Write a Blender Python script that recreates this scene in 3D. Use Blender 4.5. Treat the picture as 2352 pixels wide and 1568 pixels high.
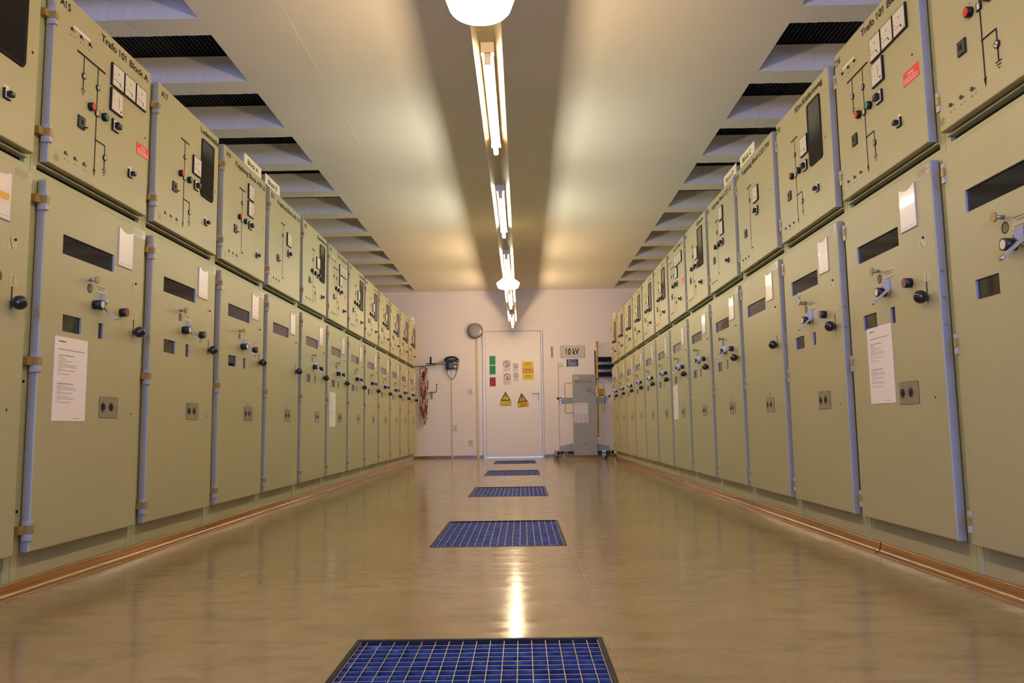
import bpy, math, random
from mathutils import Vector, Matrix
random.seed(7)
for o in list(bpy.data.objects): bpy.data.objects.remove(o)
S = bpy.context.scene
COL = S.collection
PI = math.pi

# ------------------------------------------------------------------ camera, world, lights
CF, PITCH, YAW, ROLL, CAMH = 1811.2, 0.10721, 0.01124, 0.01527, 0.52477
def cam_axes():
    cy, sy, cp, sp = math.cos(YAW), math.sin(YAW), math.cos(PITCH), math.sin(PITCH)
    r = Vector((cy, sy, 0)); f0 = Vector((-sy, cy, 0)); u0 = Vector((0, 0, 1))
    f = f0*cp + u0*sp; u = u0*cp - f0*sp
    cr, sr = math.cos(ROLL), math.sin(ROLL)
    return r*cr - u*sr, u*cr + r*sr, f
r_, u_, f_ = cam_axes()
cam = bpy.data.cameras.new('camera'); camo = bpy.data.objects.new('camera', cam); COL.objects.link(camo)
m = Matrix((r_, u_, -f_)).transposed().to_4x4(); m.translation = Vector((0, 0, CAMH)); camo.matrix_world = m
cam.sensor_fit = 'HORIZONTAL'; cam.sensor_width = 36.0; cam.lens = 36.0*CF/2352; cam.clip_start = 0.02
S.camera = camo
W = bpy.data.worlds.new('world'); S.world = W; W.use_nodes = True
W.node_tree.nodes['Background'].inputs[0].default_value = (0.30, 0.50, 1.0, 1)
W.node_tree.nodes['Background'].inputs[1].default_value = 1.0
WINDOW_LIGHT_POWER = 115.0
TUBE_WARM, TUBE_NEUTRAL, TUBE_L = (1.0, 0.73, 0.44), (0.95, 0.96, 0.80), 42.0
LAMP_COL, LAMP_L = (1.0, 0.70, 0.33), 7.0
S.view_settings.view_transform = 'Standard'; S.view_settings.look = 'None'
S.view_settings.exposure = 1.30; S.view_settings.gamma = 1.0; S.view_settings.use_curve_mapping = False
# daylight coming in through the real window opening of the back wall
al = bpy.data.lights.new('daylight', 'AREA'); al.shape = 'RECTANGLE'; al.size = 2.3; al.size_y = 1.3
al.color = (0.18, 0.33, 1.0); al.energy = WINDOW_LIGHT_POWER
alo = bpy.data.objects.new('daylight', al); COL.objects.link(alo)
alo.location = (-0.5, -4.56, 1.55); alo.rotation_euler = (PI/2, 0, 0)

# ------------------------------------------------------------------ materials
MATS = {}
def mat(name, base, rough=0.5, metal=0.0, bump=None, vary=None, spec=0.5, emis=None, estr=0, coat=0, stretch=None):
    M = bpy.data.materials.new(name); M.use_nodes = True; N = M.node_tree.nodes; L = M.node_tree.links
    b = N['Principled BSDF']; b.inputs['Base Color'].default_value = (*base, 1)
    b.inputs['Roughness'].default_value = rough; b.inputs['Metallic'].default_value = metal
    b.inputs['Specular IOR Level'].default_value = spec
    if coat: b.inputs['Coat Weight'].default_value = coat; b.inputs['Coat Roughness'].default_value = 0.05
    if emis: b.inputs['Emission Color'].default_value = (*emis, 1); b.inputs['Emission Strength'].default_value = estr
    if bump or vary:
        tc = N.new('ShaderNodeTexCoord'); src = tc.outputs['Object']
        if stretch:
            mp = N.new('ShaderNodeMapping'); mp.inputs['Scale'].default_value = stretch
            L.new(src, mp.inputs[0]); src = mp.outputs[0]
    if vary:
        sc, amt = vary
        n = N.new('ShaderNodeTexNoise'); n.inputs['Scale'].default_value = sc; n.inputs['Detail'].default_value = 4
        L.new(src, n.inputs['Vector'])
        cr = N.new('ShaderNodeValToRGB'); cr.color_ramp.elements[0].position = .3; cr.color_ramp.elements[1].position = .7
        cr.color_ramp.elements[0].color = (*[c*(1-amt) for c in base], 1)
        cr.color_ramp.elements[1].color = (*[min(1, c*(1+amt)) for c in base], 1)
        L.new(n.outputs[0], cr.inputs[0]); L.new(cr.outputs[0], b.inputs['Base Color'])
    if bump:
        sc, st = bump
        n2 = N.new('ShaderNodeTexNoise'); n2.inputs['Scale'].default_value = sc; n2.inputs['Detail'].default_value = 3
        L.new(src, n2.inputs['Vector'])
        bp = N.new('ShaderNodeBump'); bp.inputs['Strength'].default_value = st; bp.inputs['Distance'].default_value = 0.002
        L.new(n2.outputs[0], bp.inputs['Height']); L.new(bp.outputs[0], b.inputs['Normal'])
    MATS[name] = M
    return M
mat('paint', (.405, .380, .208), .42, bump=(420, .18), vary=(1.3, .03))
mat('paint_daylight_tint', (.33, .34, .35), .38)  # cabinet paint on door edges, with the cool daylight put into its colour
mat('frame_paint', (.40, .42, .22), .5, bump=(300, .15))
mat('plaster', (.90, .84, .81), .85, bump=(90, .25), vary=(1.2, .02))
mat('ceiling_paint', (.80, .75, .645), .9, bump=(55, .3), vary=(.9, .03))
mat('deck', (.010, .010, .011), .6)
mat('black', (.007, .007, .010), .38, spec=.35)
mat('black_gloss', (.006, .006, .010), .08, coat=.6)
mat('navy_plastic', (.009, .011, .022), .38)
mat('rubber', (.008, .008, .008), .6, spec=.2)
mat('white', (.78, .74, .70), .4)
mat('gauge_face', (.66, .62, .54), .35)
mat('ink', (.010, .009, .008), .6, spec=.15)
mat('ink_grey', (.15, .135, .10), .6)
mat('red_cap', (.62, .035, .015), .35)
mat('red_dull', (.22, .012, .010), .3)
mat('green_cap', (.045, .24, .12), .35)
mat('relay_grey', (.060, .055, .045), .3)
mat('brass', (.36, .25, .07), .45, .2)
mat('hinge_white', (.42, .41, .38), .4)
mat('chrome', (.60, .60, .62), .32, .9)
mat('steel', (.42, .42, .43), .35, .9)
mat('dark_glass', (.012, .011, .012), .04, spec=.8)
mat('window_glass', (.010, .009, .010), .06, spec=.28)
mat('inner', (.03, .026, .02), .7)
mat('dark_slot', (.008, .007, .006), .8)
mat('paper', (.84, .77, .74), .6)
mat('pocket', (.74, .66, .60), .30, coat=.25, bump=(25, .5))
mat('label_clear', (.46, .44, .28), .3)
mat('plate_grey', (.30, .27, .20), .35, .3)
mat('label_red', (.78, .035, .015), .45)
mat('label_cream', (.80, .78, .55), .5)
mat('skirt', (.28, .125, .028), .22, vary=(9, .30), stretch=(1, .12, 6))
mat('door_white', (.88, .81, .70), .35, bump=(200, .1))
mat('frame_white', (.84, .84, .88), .25)
mat('sticker_green', (.0, .26, .075), .5)
mat('sticker_red', (.33, .008, .006), .5)
mat('sticker_yellow', (.80, .60, .01), .5)
mat('sticker_amber', (.72, .42, .015), .5)
mat('sign_red', (.30, .008, .012), .5)
mat('sticker_white', (.72, .66, .66), .5)
mat('sign_plate', (.62, .56, .44), .35)
mat('sign_blue', (.006, .014, .085), .3)
mat('cart_grey', (.33, .33, .29), .45, bump=(200, .1))
mat('cart_frame', (.45, .43, .34), .45)
mat('cart_blue', (.10, .14, .30), .45)
mat('wheel', (.34, .31, .26), .6)
mat('pole_yellow', (.62, .40, .02), .3)
mat('wood', (.46, .27, .09), .6, vary=(30, .2))
mat('keyhole', (.17, .13, .06), .5)
mat('wood_dark', (.16, .05, .03), .5)
mat('gong', (.36, .31, .24), .3, .15)
mat('gong_rim', (.07, .045, .025), .35, .3)
mat('duct', (.74, .63, .44), .5)
mat('plate_green', (.26, .36, .18), .5)
mat('rod', (.11, .085, .05), .35, .6)
mat('chain_red', (.40, .012, .008), .4)
mat('chain_white', (.75, .66, .55), .4)
mat('rail_white', (.55, .48, .34), .45)
mat('fixture', (.72, .62, .50), .45)
mat('beige_plastic', (.70, .62, .48), .4)
mat('tube_warm', (1, 1, 1), .5, emis=TUBE_WARM, estr=TUBE_L)
mat('tube_neutral', (1, 1, 1), .5, emis=TUBE_NEUTRAL, estr=TUBE_L*1.05)
mat('tube_far', (1, 1, 1), .5, emis=TUBE_WARM, estr=TUBE_L*1.35)
mat('opal', (.8, .7, .5), .25, emis=LAMP_COL, estr=LAMP_L)
mat('grate_frame', (.015, .015, .018), .6, spec=.25)
mat('grate_top', (.42, .36, .24), .5, .3)
mat('pit', (.012, .015, .03), .8)
mat('seam', (.36, .27, .13), .3)
mat('window_frame', (.7, .7, .68), .4)
# mottled galvanised sides of the grating bars, blue daylight painted into their colour
def zinc_daylight_tint():
    M = mat('zinc_daylight_tint', (.08, .13, .34), .4, .2)
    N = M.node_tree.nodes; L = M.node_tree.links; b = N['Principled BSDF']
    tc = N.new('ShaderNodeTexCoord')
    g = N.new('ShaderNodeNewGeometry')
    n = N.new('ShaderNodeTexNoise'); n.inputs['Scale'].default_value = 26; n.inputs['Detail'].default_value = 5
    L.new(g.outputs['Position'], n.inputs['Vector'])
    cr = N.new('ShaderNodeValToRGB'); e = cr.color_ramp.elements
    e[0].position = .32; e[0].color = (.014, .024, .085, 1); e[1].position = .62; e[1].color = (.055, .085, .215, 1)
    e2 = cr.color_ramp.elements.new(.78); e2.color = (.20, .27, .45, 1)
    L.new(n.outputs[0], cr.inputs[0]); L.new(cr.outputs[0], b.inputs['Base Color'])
zinc_daylight_tint()
def floor_mat():
    M = mat('linoleum', (.40, .30, .16), .16, spec=.36)
    N = M.node_tree.nodes; L = M.node_tree.links; b = N['Principled BSDF']
    g = N.new('ShaderNodeNewGeometry')
    def noise(sc, sx, sy, det=5, rot=0):
        mp = N.new('ShaderNodeMapping'); mp.inputs['Scale'].default_value = (sx, sy, 1); mp.inputs['Rotation'].default_value = (0, 0, rot)
        L.new(g.outputs['Position'], mp.inputs[0])
        n = N.new('ShaderNodeTexNoise'); n.inputs['Scale'].default_value = sc; n.inputs['Detail'].default_value = det
        n.inputs['Roughness'].default_value = .62
        L.new(mp.outputs[0], n.inputs['Vector']); return n.outputs[0]
    a = noise(1.6, 1, .9); c = noise(5, 1, 2.4, 7, .25); d = noise(45, 1, 2.2, 4, .4)
    def mix(x, y, f, t='MIX'):
        q = N.new('ShaderNodeMix'); q.data_type = 'RGBA'; q.blend_type = t
        for i, v in ((6, x), (7, y)):
            if isinstance(v, tuple): q.inputs[i].default_value = (*v, 1)
            else: L.new(v, q.inputs[i])
        if isinstance(f, float): q.inputs[0].default_value = f
        else: L.new(f, q.inputs[0])
        return q.outputs[2]
    def ramp(s, p0, p1):
        r = N.new('ShaderNodeMapRange'); r.inputs[1].default_value = p0; r.inputs[2].default_value = p1; L.new(s, r.inputs[0]); return r.outputs[0]
    col = mix((.255, .182, .078), (.315, .235, .108), ramp(a, .35, .65))
    col = mix(col, (.165, .125, .055), ramp(c, .50, .86))
    col = mix(col, (.15, .10, .05), ramp(d, .60, .80))
    L.new(col, b.inputs['Base Color'])
    rr = N.new('ShaderNodeMapRange'); rr.inputs[1].default_value = .3; rr.inputs[2].default_value = .75; rr.inputs[3].default_value = .08; rr.inputs[4].default_value = .22
    L.new(noise(4, 1, 4, 4), rr.inputs[0]); L.new(rr.outputs[0], b.inputs['Roughness'])
    bp = N.new('ShaderNodeBump'); bp.inputs['Strength'].default_value = .60; bp.inputs['Distance'].default_value = .0016
    L.new(noise(3.5, 1.2, 2.6, 2), bp.inputs['Height'])
    b2 = N.new('ShaderNodeBump'); b2.inputs['Strength'].default_value = .5; b2.inputs['Distance'].default_value = .0005
    L.new(noise(26, 1, 2.5, 3, .15), b2.inputs['Height']); L.new(bp.outputs[0], b2.inputs['Normal']); L.new(b2.outputs[0], b.inputs['Normal'])
floor_mat()

# ------------------------------------------------------------------ mesh builder
class MB:
    def __init__(s): s.v = []; s.f = []; s.m = []; s.sm = []; s.names = []
    def mi(s, n):
        if n not in s.names: s.names.append(n)
        return s.names.index(n)
    def face(s, pts, m, smooth=False):
        k = len(s.v); s.v += [tuple(p) for p in pts]; s.f.append(tuple(range(k, k+len(pts)))); s.m.append(s.mi(m)); s.sm.append(smooth); return s
    def poly(s, idx, m, smooth=False): s.f.append(tuple(idx)); s.m.append(s.mi(m)); s.sm.append(smooth)
    def box(s, x0, x1, y0, y1, z0, z1, m, front=None):
        k = len(s.v)
        s.v += [(x0,y0,z0),(x1,y0,z0),(x1,y1,z0),(x0,y1,z0),(x0,y0,z1),(x1,y0,z1),(x1,y1,z1),(x0,y1,z1)]
        for i, q in enumerate(((0,1,5,4),(1,2,6,5),(2,3,7,6),(3,0,4,7),(4,5,6,7),(3,2,1,0))):
            s.poly([k+j for j in q], front if (front and i == 0) else m)
        return s
    def bbox(s, x0, x1, y0, y1, z0, z1, m, c=.003):
        # front (y0) edges chamfered
        k = len(s.v)
        s.v += [(x0+c,y0,z0+c),(x1-c,y0,z0+c),(x1-c,y0,z1-c),(x0+c,y0,z1-c),
                (x0,y0+c,z0),(x1,y0+c,z0),(x1,y0+c,z1),(x0,y0+c,z1),(x0,y1,z0),(x1,y1,z0),(x1,y1,z1),(x0,y1,z1)]
        s.poly([k,k+1,k+2,k+3], m)
        for a in range(4):
            b = (a+1) % 4
            s.poly([k+a+4,k+b+4,k+b,k+a], m); s.poly([k+a+8,k+b+8,k+b+4,k+a+4], m)
        s.poly([k+11,k+10,k+9,k+8], m)
        return s
    def prism(s, pts, y0, y1, m, side=None):   # pts counter-clockwise in xz as seen from -y
        k = len(s.v); n = len(pts)
        s.v += [(x, y0, z) for x, z in pts] + [(x, y1, z) for x, z in pts]
        s.poly(range(k, k+n), m); s.poly([k+n+i for i in reversed(range(n))], side or m)
        for i in range(n):
            j = (i+1) % n; s.poly([k+n+i, k+n+j, k+j, k+i], side or m)
        return s
    def flat(s, pts, y, m): return s.face([(x, y, z) for x, z in pts], m)
    def rect(s, x0, x1, z0, z1, y, m): return s.flat([(x0,z0),(x1,z0),(x1,z1),(x0,z1)], y, m)
    def line(s, x0, z0, x1, z1, w, y, m):
        d = Vector((x1-x0, z1-z0)); d.normalize(); n = Vector((-d.y, d.x))*w/2
        return s.flat([(x0-n.x, z0-n.y), (x1-n.x, z1-n.y), (x1+n.x, z1+n.y), (x0+n.x, z0+n.y)], y, m)
    def cyl(s, c, ax, r, h, m, cap=None, n=16, r2=None, smooth=True):
        ax = Vector(ax).normalized(); c = Vector(c); r2 = r if r2 is None else r2
        t = Vector((0,0,1)) if abs(ax.z) < .9 else Vector((1,0,0))
        a = ax.cross(t).normalized(); b = ax.cross(a).normalized(); k = len(s.v)
        for q, rr in ((0, r), (h, r2)):
            for i in range(n):
                th = 2*PI*i/n; p = c + ax*q + (a*math.cos(th) + b*math.sin(th))*rr; s.v.append(tuple(p))
        for i in range(n):
            j = (i+1) % n; s.poly([k+i, k+j, k+n+j, k+n+i], m, smooth)
        s.poly([k+i for i in reversed(range(n))], cap or m); s.poly([k+n+i for i in range(n)], cap or m)
        return s
    def ring(s, cx, cz, r0, r1, y, m, n=20, a0=0, a1=2*PI):
        for i in range(n):
            t0 = a0+(a1-a0)*i/n; t1 = a0+(a1-a0)*(i+1)/n
            s.flat([(cx+r0*math.cos(t0), cz+r0*math.sin(t0)), (cx+r1*math.cos(t0), cz+r1*math.sin(t0)),
                    (cx+r1*math.cos(t1), cz+r1*math.sin(t1)), (cx+r0*math.cos(t1), cz+r0*math.sin(t1))], y, m)
        return s
    def disc(s, cx, cz, r, y, m, n=16): return s.flat([(cx+r*math.cos(2*PI*i/n), cz+r*math.sin(2*PI*i/n)) for i in range(n)], y, m)
    def sphere(s, c, r, m, nu=16, nv=10, sc=(1,1,1)):
        k = len(s.v)
        for i in range(nv+1):
            ph = PI*i/nv
            for j in range(nu):
                th = 2*PI*j/nu; s.v.append((c[0]+sc[0]*r*math.sin(ph)*math.cos(th), c[1]+sc[1]*r*math.sin(ph)*math.sin(th), c[2]+sc[2]*r*math.cos(ph)))
        for i in range(nv):
            for j in range(nu):
                a = k+i*nu+j; b = k+i*nu+(j+1) % nu
                s.poly([a, a+nu, b+nu, b], m, True)
        return s
    def tube(s, pts, r, m, n=8):
        P = [Vector(p) for p in pts]; k = len(s.v); prev = None
        for i, p in enumerate(P):
            d = (P[min(i+1, len(P)-1)] - P[max(i-1, 0)]).normalized()
            if prev is None:
                t = Vector((0,0,1)) if abs(d.z) < .9 else Vector((1,0,0)); a = d.cross(t).normalized()
            else: a = (prev - d*prev.dot(d)).normalized()
            prev = a; b = d.cross(a)
            for j in range(n):
                th = 2*PI*j/n; s.v.append(tuple(p + (a*math.cos(th)+b*math.sin(th))*r))
        for i in range(len(P)-1):
            for j in range(n):
                q = (j+1) % n; s.poly([k+i*n+j, k+i*n+q, k+(i+1)*n+q, k+(i+1)*n+j], m, True)
        s.poly([k+j for j in reversed(range(n))], m); s.poly([k+(len(P)-1)*n+j for j in range(n)], m)
        return s
    def lathe(s, c, prof, m, n=32, ax='z'):
        k = len(s.v)
        for r, h in prof:
            for j in range(n):
                th = 2*PI*j/n; u, w = r*math.cos(th), r*math.sin(th)
                s.v.append((c[0]+u, c[1]+w, c[2]+h) if ax == 'z' else (c[0]+u, c[1]+h, c[2]+w))
        for i in range(len(prof)-1):
            for j in range(n):
                q = (j+1) % n; s.poly([k+i*n+j, k+i*n+q, k+(i+1)*n+q, k+(i+1)*n+j], m, True)
        s.poly([k+j for j in range(n)], m); s.poly([k+(len(prof)-1)*n+j for j in range(n)], m)
        return s
    def xf(s, M, k=0):
        for i in range(k, len(s.v)): s.v[i] = tuple(M @ Vector(s.v[i]))
        return s
    def text(s, body, x0, x1, z0, h, y, m, just='fit'):
        vs, fs = glyphs(body)
        xs = [v[0] for v in vs]; a, b = min(xs), max(xs); cap = CAP
        k = len(s.v); sx = (x1-x0)/(b-a)
        for v in vs: s.v.append((x0+(v[0]-a)*sx, y, z0+v[1]*h/cap))
        for f in fs: s.poly([k+i for i in f], m)
        return s
    def scribble(s, x0, x1, z, h, y, m, rnd=None):     # a line of print too small to read: word-like strokes
        R = rnd or random; x = x0
        while x < x1 - h*.5:
            w = min(h*R.uniform(1.2, 4.5), x1-x)
            s.rect(x, x+w, z, z+h*.55, y, m); x += w + h*.5
        return s
    def mesh(s, name):
        me = bpy.data.meshes.new(name); me.from_pydata(s.v, [], s.f)
        for n in s.names: me.materials.append(MATS[n])
        me.polygons.foreach_set('material_index', s.m); me.polygons.foreach_set('use_smooth', s.sm); me.update()
        return me
    def build(s, name, parent=None, loc=None, label=None):
        return link(name, s.mesh(name), parent, loc, label)
GL = {}
def raw(body):
    if body in GL: return GL[body]
    c = bpy.data.curves.new('t', 'FONT'); c.body = body; c.resolution_u = 5; c.size = 1; c.offset = .022
    o = bpy.data.objects.new('t', c); COL.objects.link(o)
    dg = bpy.context.evaluated_depsgraph_get(); me = o.evaluated_get(dg).to_mesh()
    r = ([tuple(v.co) for v in me.vertices], [tuple(p.vertices) for p in me.polygons])
    o.evaluated_get(dg).to_mesh_clear(); bpy.data.objects.remove(o); bpy.data.curves.remove(c)
    GL[body] = r; return r
def glyphs(body):
    """lettering laid out sign by sign; the figure one gets a stem with a flag"""
    if ('w', body) in GL: return GL[('w', body)]
    H = max(v[0] for v in raw('HH')[0]); cap = max(v[1] for v in raw('H')[0]); X0 = 0; vs, fs = [], []
    for ch in body:
        if ch == '1':
            k = len(vs); t = .105; xs_ = X0+.16
            vs += [(xs_, 0, 0), (xs_+t, 0, 0), (xs_+t, cap, 0), (xs_+.02, cap, 0), (xs_, cap-.03, 0), (xs_-.12, cap-.13, 0), (xs_-.12, cap-.24, 0), (xs_, cap-.16, 0)]
            fs += [(k, k+1, k+2, k+3, k+4, k+7), (k+4, k+5, k+6, k+7)]; X0 += .46; continue
        adv = max(v[0] for v in raw('H'+ch+'H')[0])-H
        if ch != ' ':
            g = raw(ch); k = len(vs); vs += [(v[0]+X0, v[1], 0) for v in g[0]]; fs += [tuple(i+k for i in f) for f in g[1]]
        X0 += adv
    GL[('w', body)] = (vs, fs); return vs, fs
CAP = max(v[1] for v in glyphs('H')[0])
def link(name, me, parent=None, loc=None, label=None):
    o = bpy.data.objects.new(name, me); COL.objects.link(o)
    if parent: o.parent = parent
    if loc: o.location = loc
    if label: o['label'] = label
    return o
def thing(name, label, cat, loc=(0,0,0), rz=0, group=None, kind=None):
    o = bpy.data.objects.new(name, None); COL.objects.link(o); o.location = loc; o.rotation_euler = (0, 0, rz)
    o.empty_display_size = .1
    return tag(o, label, cat, group, kind)
def tag(o, label=None, cat=None, group=None, kind=None):
    if label: o['label'] = label
    if cat: o['category'] = cat
    if group: o['group'] = group
    if kind: o['kind'] = kind
    return o

# ------------------------------------------------------------------ room shell
XL, XR = 1.6374, 1.3984          # door planes of the two rows
YL0, YR0 = 2.6044, 2.5762        # near edge of cabinets A15 / C16
YW, ZC, DK = 13.583, 2.883, 3.070
YB, XWL, XWR = -4.5, -3.15, 2.95
GX0, GX1 = -.420, .190
GR = [(1.035, 2.033), (3.548, 4.500), (6.040, 6.985), (8.590, 9.600), (11.262, 12.270)]
fl = MB()
ys = [YB] + [v for g in GR for v in g] + [YW]
fl.face([(XWL,YB,0),(GX0,YB,0),(GX0,YW,0),(XWL,YW,0)], 'linoleum'); fl.face([(GX1,YB,0),(XWR,YB,0),(XWR,YW,0),(GX1,YW,0)], 'linoleum')
for i in range(0, len(ys), 2): fl.face([(GX0,ys[i],0),(GX1,ys[i],0),(GX1,ys[i+1],0),(GX0,ys[i+1],0)], 'linoleum')
floor = fl.build('floor'); tag(floor, 'glossy beige brown linoleum floor of the aisle', 'floor', kind='structure')
for g0, g1 in GR:
    p = MB(); d = -.16
    p.face([(GX0,g0,d),(GX1,g0,d),(GX1,g1,d),(GX0,g1,d)], 'pit')
    p.face([(GX0,g0,0),(GX1,g0,0),(GX1,g0,d),(GX0,g0,d)], 'pit'); p.face([(GX1,g1,0),(GX0,g1,0),(GX0,g1,d),(GX1,g1,d)], 'pit')
    p.face([(GX0,g1,0),(GX0,g0,0),(GX0,g0,d),(GX0,g1,d)], 'pit'); p.face([(GX1,g0,0),(GX1,g1,0),(GX1,g1,d),(GX1,g0,d)], 'pit')
    p.build('grate_pit', floor)
sm = MB()
for x in (-1.035, -.412, .209):
    for y in range(-4, 13):
        a = y; b = min(y+1.0, YW-.02); e = random.uniform(-.001, .001)
        sm.box(x-.0007+e, x+.0007+e, a, b, -.002, .0006, 'seam')
sm.build('floor_seam', floor)

def wall(name, pts, mtl='plaster'):
    w = MB()
    for p in pts: w.box(*p, mtl)
    return tag(w.build(name), kind='structure')
DZ, DX0, DX1 = 2.172, -.628, .352
wall('wall_far', [(XWL, DX0, YW, YW+.2, -.05, 3.2), (DX1, XWR, YW, YW+.2, -.05, 3.2), (DX0, DX1, YW, YW+.2, DZ, 3.2)])
wall('wall_left', [(XWL-.2, XWL, YB, YW, -.05, 3.2)])
wall('wall_right', [(XWR, XWR+.2, YB, YW, -.05, 3.2)])
BX0, BX1, BZ0, BZ1 = -1.7, .7, .85, 2.25
wall('wall_back', [(XWL, BX0, YB-.2, YB, -.05, 3.2), (BX1, XWR, YB-.2, YB, -.05, 3.2), (BX0, BX1, YB-.2, YB, -.05, BZ0), (BX0, BX1, YB-.2, YB, BZ1, 3.2)])
wn = MB()
for a in ((BX0, BX1, BZ0, BZ0+.05), (BX0, BX1, BZ1-.05, BZ1), (BX0, BX0+.05, BZ0+.05, BZ1-.05), (BX1-.05, BX1, BZ0+.05, BZ1-.05), (-.53, -.47, BZ0+.05, BZ1-.05)):
    wn.box(a[0], a[1], YB-.05, YB+.02, a[2], a[3], 'window_frame')
tag(wn.build('window_1'), kind='structure')

ceil = thing('ceiling', None, None, kind='structure')
HX_L, HX_R = -1.825, 1.630
c = MB(); c.box(HX_L, HX_R, YB, YW, ZC, ZC+.187, 'ceiling_paint'); c.build('ceiling_slab', ceil)
def jag_rib(x0, x1, y0, y1):
    b = MB(); n = max(2, int(abs(x1-x0)/.03)); k = 0
    jy = lambda: random.uniform(-.0028, .0028)
    lo, hi = [], []
    for i in range(n+1):
        x = x0+(x1-x0)*i/n
        lo.append((x, y0+jy()*.8, ZC+random.uniform(-.001, .001))); hi.append((x, y1+jy()*.8, ZC+random.uniform(-.001, .001)))
    for i in range(n):
        a, d, e, f = lo[i], lo[i+1], hi[i+1], hi[i]
        b.face([a, f, e, d], 'ceiling_paint')
        for q0, q1, yy, rec in ((a, d, y0, .003), (e, f, y1, -.003)):
            zm = ZC+.118
            b.face([q0, q1, (q1[0], yy, zm), (q0[0], yy, zm)], 'ceiling_paint')
    zm = ZC+.118
    b.box(x0 if x0 < x1 else x1, x1 if x0 < x1 else x0, y0+.003, y1-.003, zm, DK, 'ceiling_paint')
    return b.build('concrete_rib', ceil)
k0 = -5
prev = YB
for k in range(-5, 11):
    near, far = 4.480+.836*k, 5.123+.836*k
    jag_rib(XWL, HX_L, prev, near); jag_rib(HX_R, XWR, prev, near); prev = far
jag_rib(XWL, HX_L, prev, YW); jag_rib(HX_R, XWR, prev, YW)
for xa, xb in ((XWL, HX_L+.03), (HX_R-.03, XWR)):
    d = MB(); n = int((xb-xa)/.030)
    prof = []
    for i in range(n+1):
        x = xa+i*.030; prof += [(x, DK+.004), (x+.011, DK+.004), (x+.015, DK+.022), (x+.026, DK+.022)]
    for i in range(len(prof)-1):
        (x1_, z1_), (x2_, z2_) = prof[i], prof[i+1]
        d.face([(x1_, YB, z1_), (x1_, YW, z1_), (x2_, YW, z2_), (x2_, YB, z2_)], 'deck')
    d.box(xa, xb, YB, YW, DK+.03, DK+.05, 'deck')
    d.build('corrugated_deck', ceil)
cs = MB()
for x in (-1.312, 1.10):
    y = YB
    while y < YW-.05:
        L_ = random.uniform(.3, 1.1); y2 = min(y+L_, YW); e = random.uniform(-.004, .004); w = random.uniform(.0012, .0030)
        cs.box(x-w+e, x+w+e, y, y2, ZC-random.uniform(.0006, .0022), ZC+.001, 'ceiling_paint'); y = y2
cs.build('ceiling_seam', ceil)

def skirting(name, x, out, y0, y1, seed):
    b = MB(); R = random.Random(seed); n = int((y1-y0)/.12); rows = []
    ph = [R.uniform(0, 6) for _ in range(4)]
    for i in range(n+1):
        y = y0+(y1-y0)*i/n
        wob = .004*math.sin(y*2.1+ph[0])+.003*math.sin(y*4.7+ph[1]); hz = .003*math.sin(y*3.1+ph[2])
        prof = [(-.002, .044+hz), (.005, .045+hz), (.008, .040+hz), (.009, .020), (.013, .010+.3*hz), (.021, .004), (.028, .0015), (.029, .0)]
        rows.append([(x+out*(p+wob*(.3+.7*(1-z/.045))), y, max(z, 0)) for p, z in prof])
    k = len(rows[0])
    for i in range(n):
        for j in range(k-1):
            q = [rows[i][j], rows[i][j+1], rows[i+1][j+1], rows[i+1][j]]
            b.face(q, 'skirt', True)
    me = b.mesh(name)
    import bmesh
    bm = bmesh.new(); bm.from_mesh(me); bmesh.ops.remove_doubles(bm, verts=bm.verts, dist=1e-5); bmesh.ops.recalc_face_normals(bm, faces=bm.faces); bm.to_mesh(me); bm.free()
    return tag(link(name, me), kind='structure')
skirting('baseboard_left', -XL-.0355, 1, 1.0, YL0+9.6, 1)
skirting('baseboard_right', XR+.0355, -1, 3.245, YR0+9.6, 2)
skirting('baseboard_right', XR+.0355, -1, .97, 3.236, 3)
bf = MB()
for a, b_ in ((XWL, -1.212), (-1.188, -.777), (-.733, -.662), (.372, XWR)): bf.box(a, b_, YW-.012, YW, 0, .042, 'skirt')
tag(bf.build('baseboard_far'), kind='structure')

# ------------------------------------------------------------------ switchgear cabinets
GAP, DT, FR = .040, .030, .036        # door margin, door thickness, frame plane behind the door face
ZU0, ZU1, ZL0, ZL1 = 1.466, 2.118, .1355, 1.402
def body_mesh():
    b = MB(); P = 'frame_paint'; w = .7985
    b.box(0.0015, w, FR+.016, .95, .0, 2.112, P)
    b.box(0.0015, .034, FR, FR+.016, .0, 2.112, P); b.box(.766, w, FR, FR+.016, .0, 2.112, P)
    b.box(.034, .766, FR, FR+.016, ZL0-.002, 1.437, P); b.box(.034, .766, FR, FR+.016, 1.454, 2.112, P)
    b.box(.034, .766, FR+.0155, FR+.017, 1.437, 1.454, 'dark_slot')
    b.box(.0355, .7645, FR+.004, FR+.0158, .002, ZL0-.003, 'paint')
    return b.mesh('cabinet_body')
def lip_mesh():
    b = MB(); b.box(.034, .766, FR-.012, FR+.001, 1.4545, 1.460, 'paint'); return b.mesh('front_lip')
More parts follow.
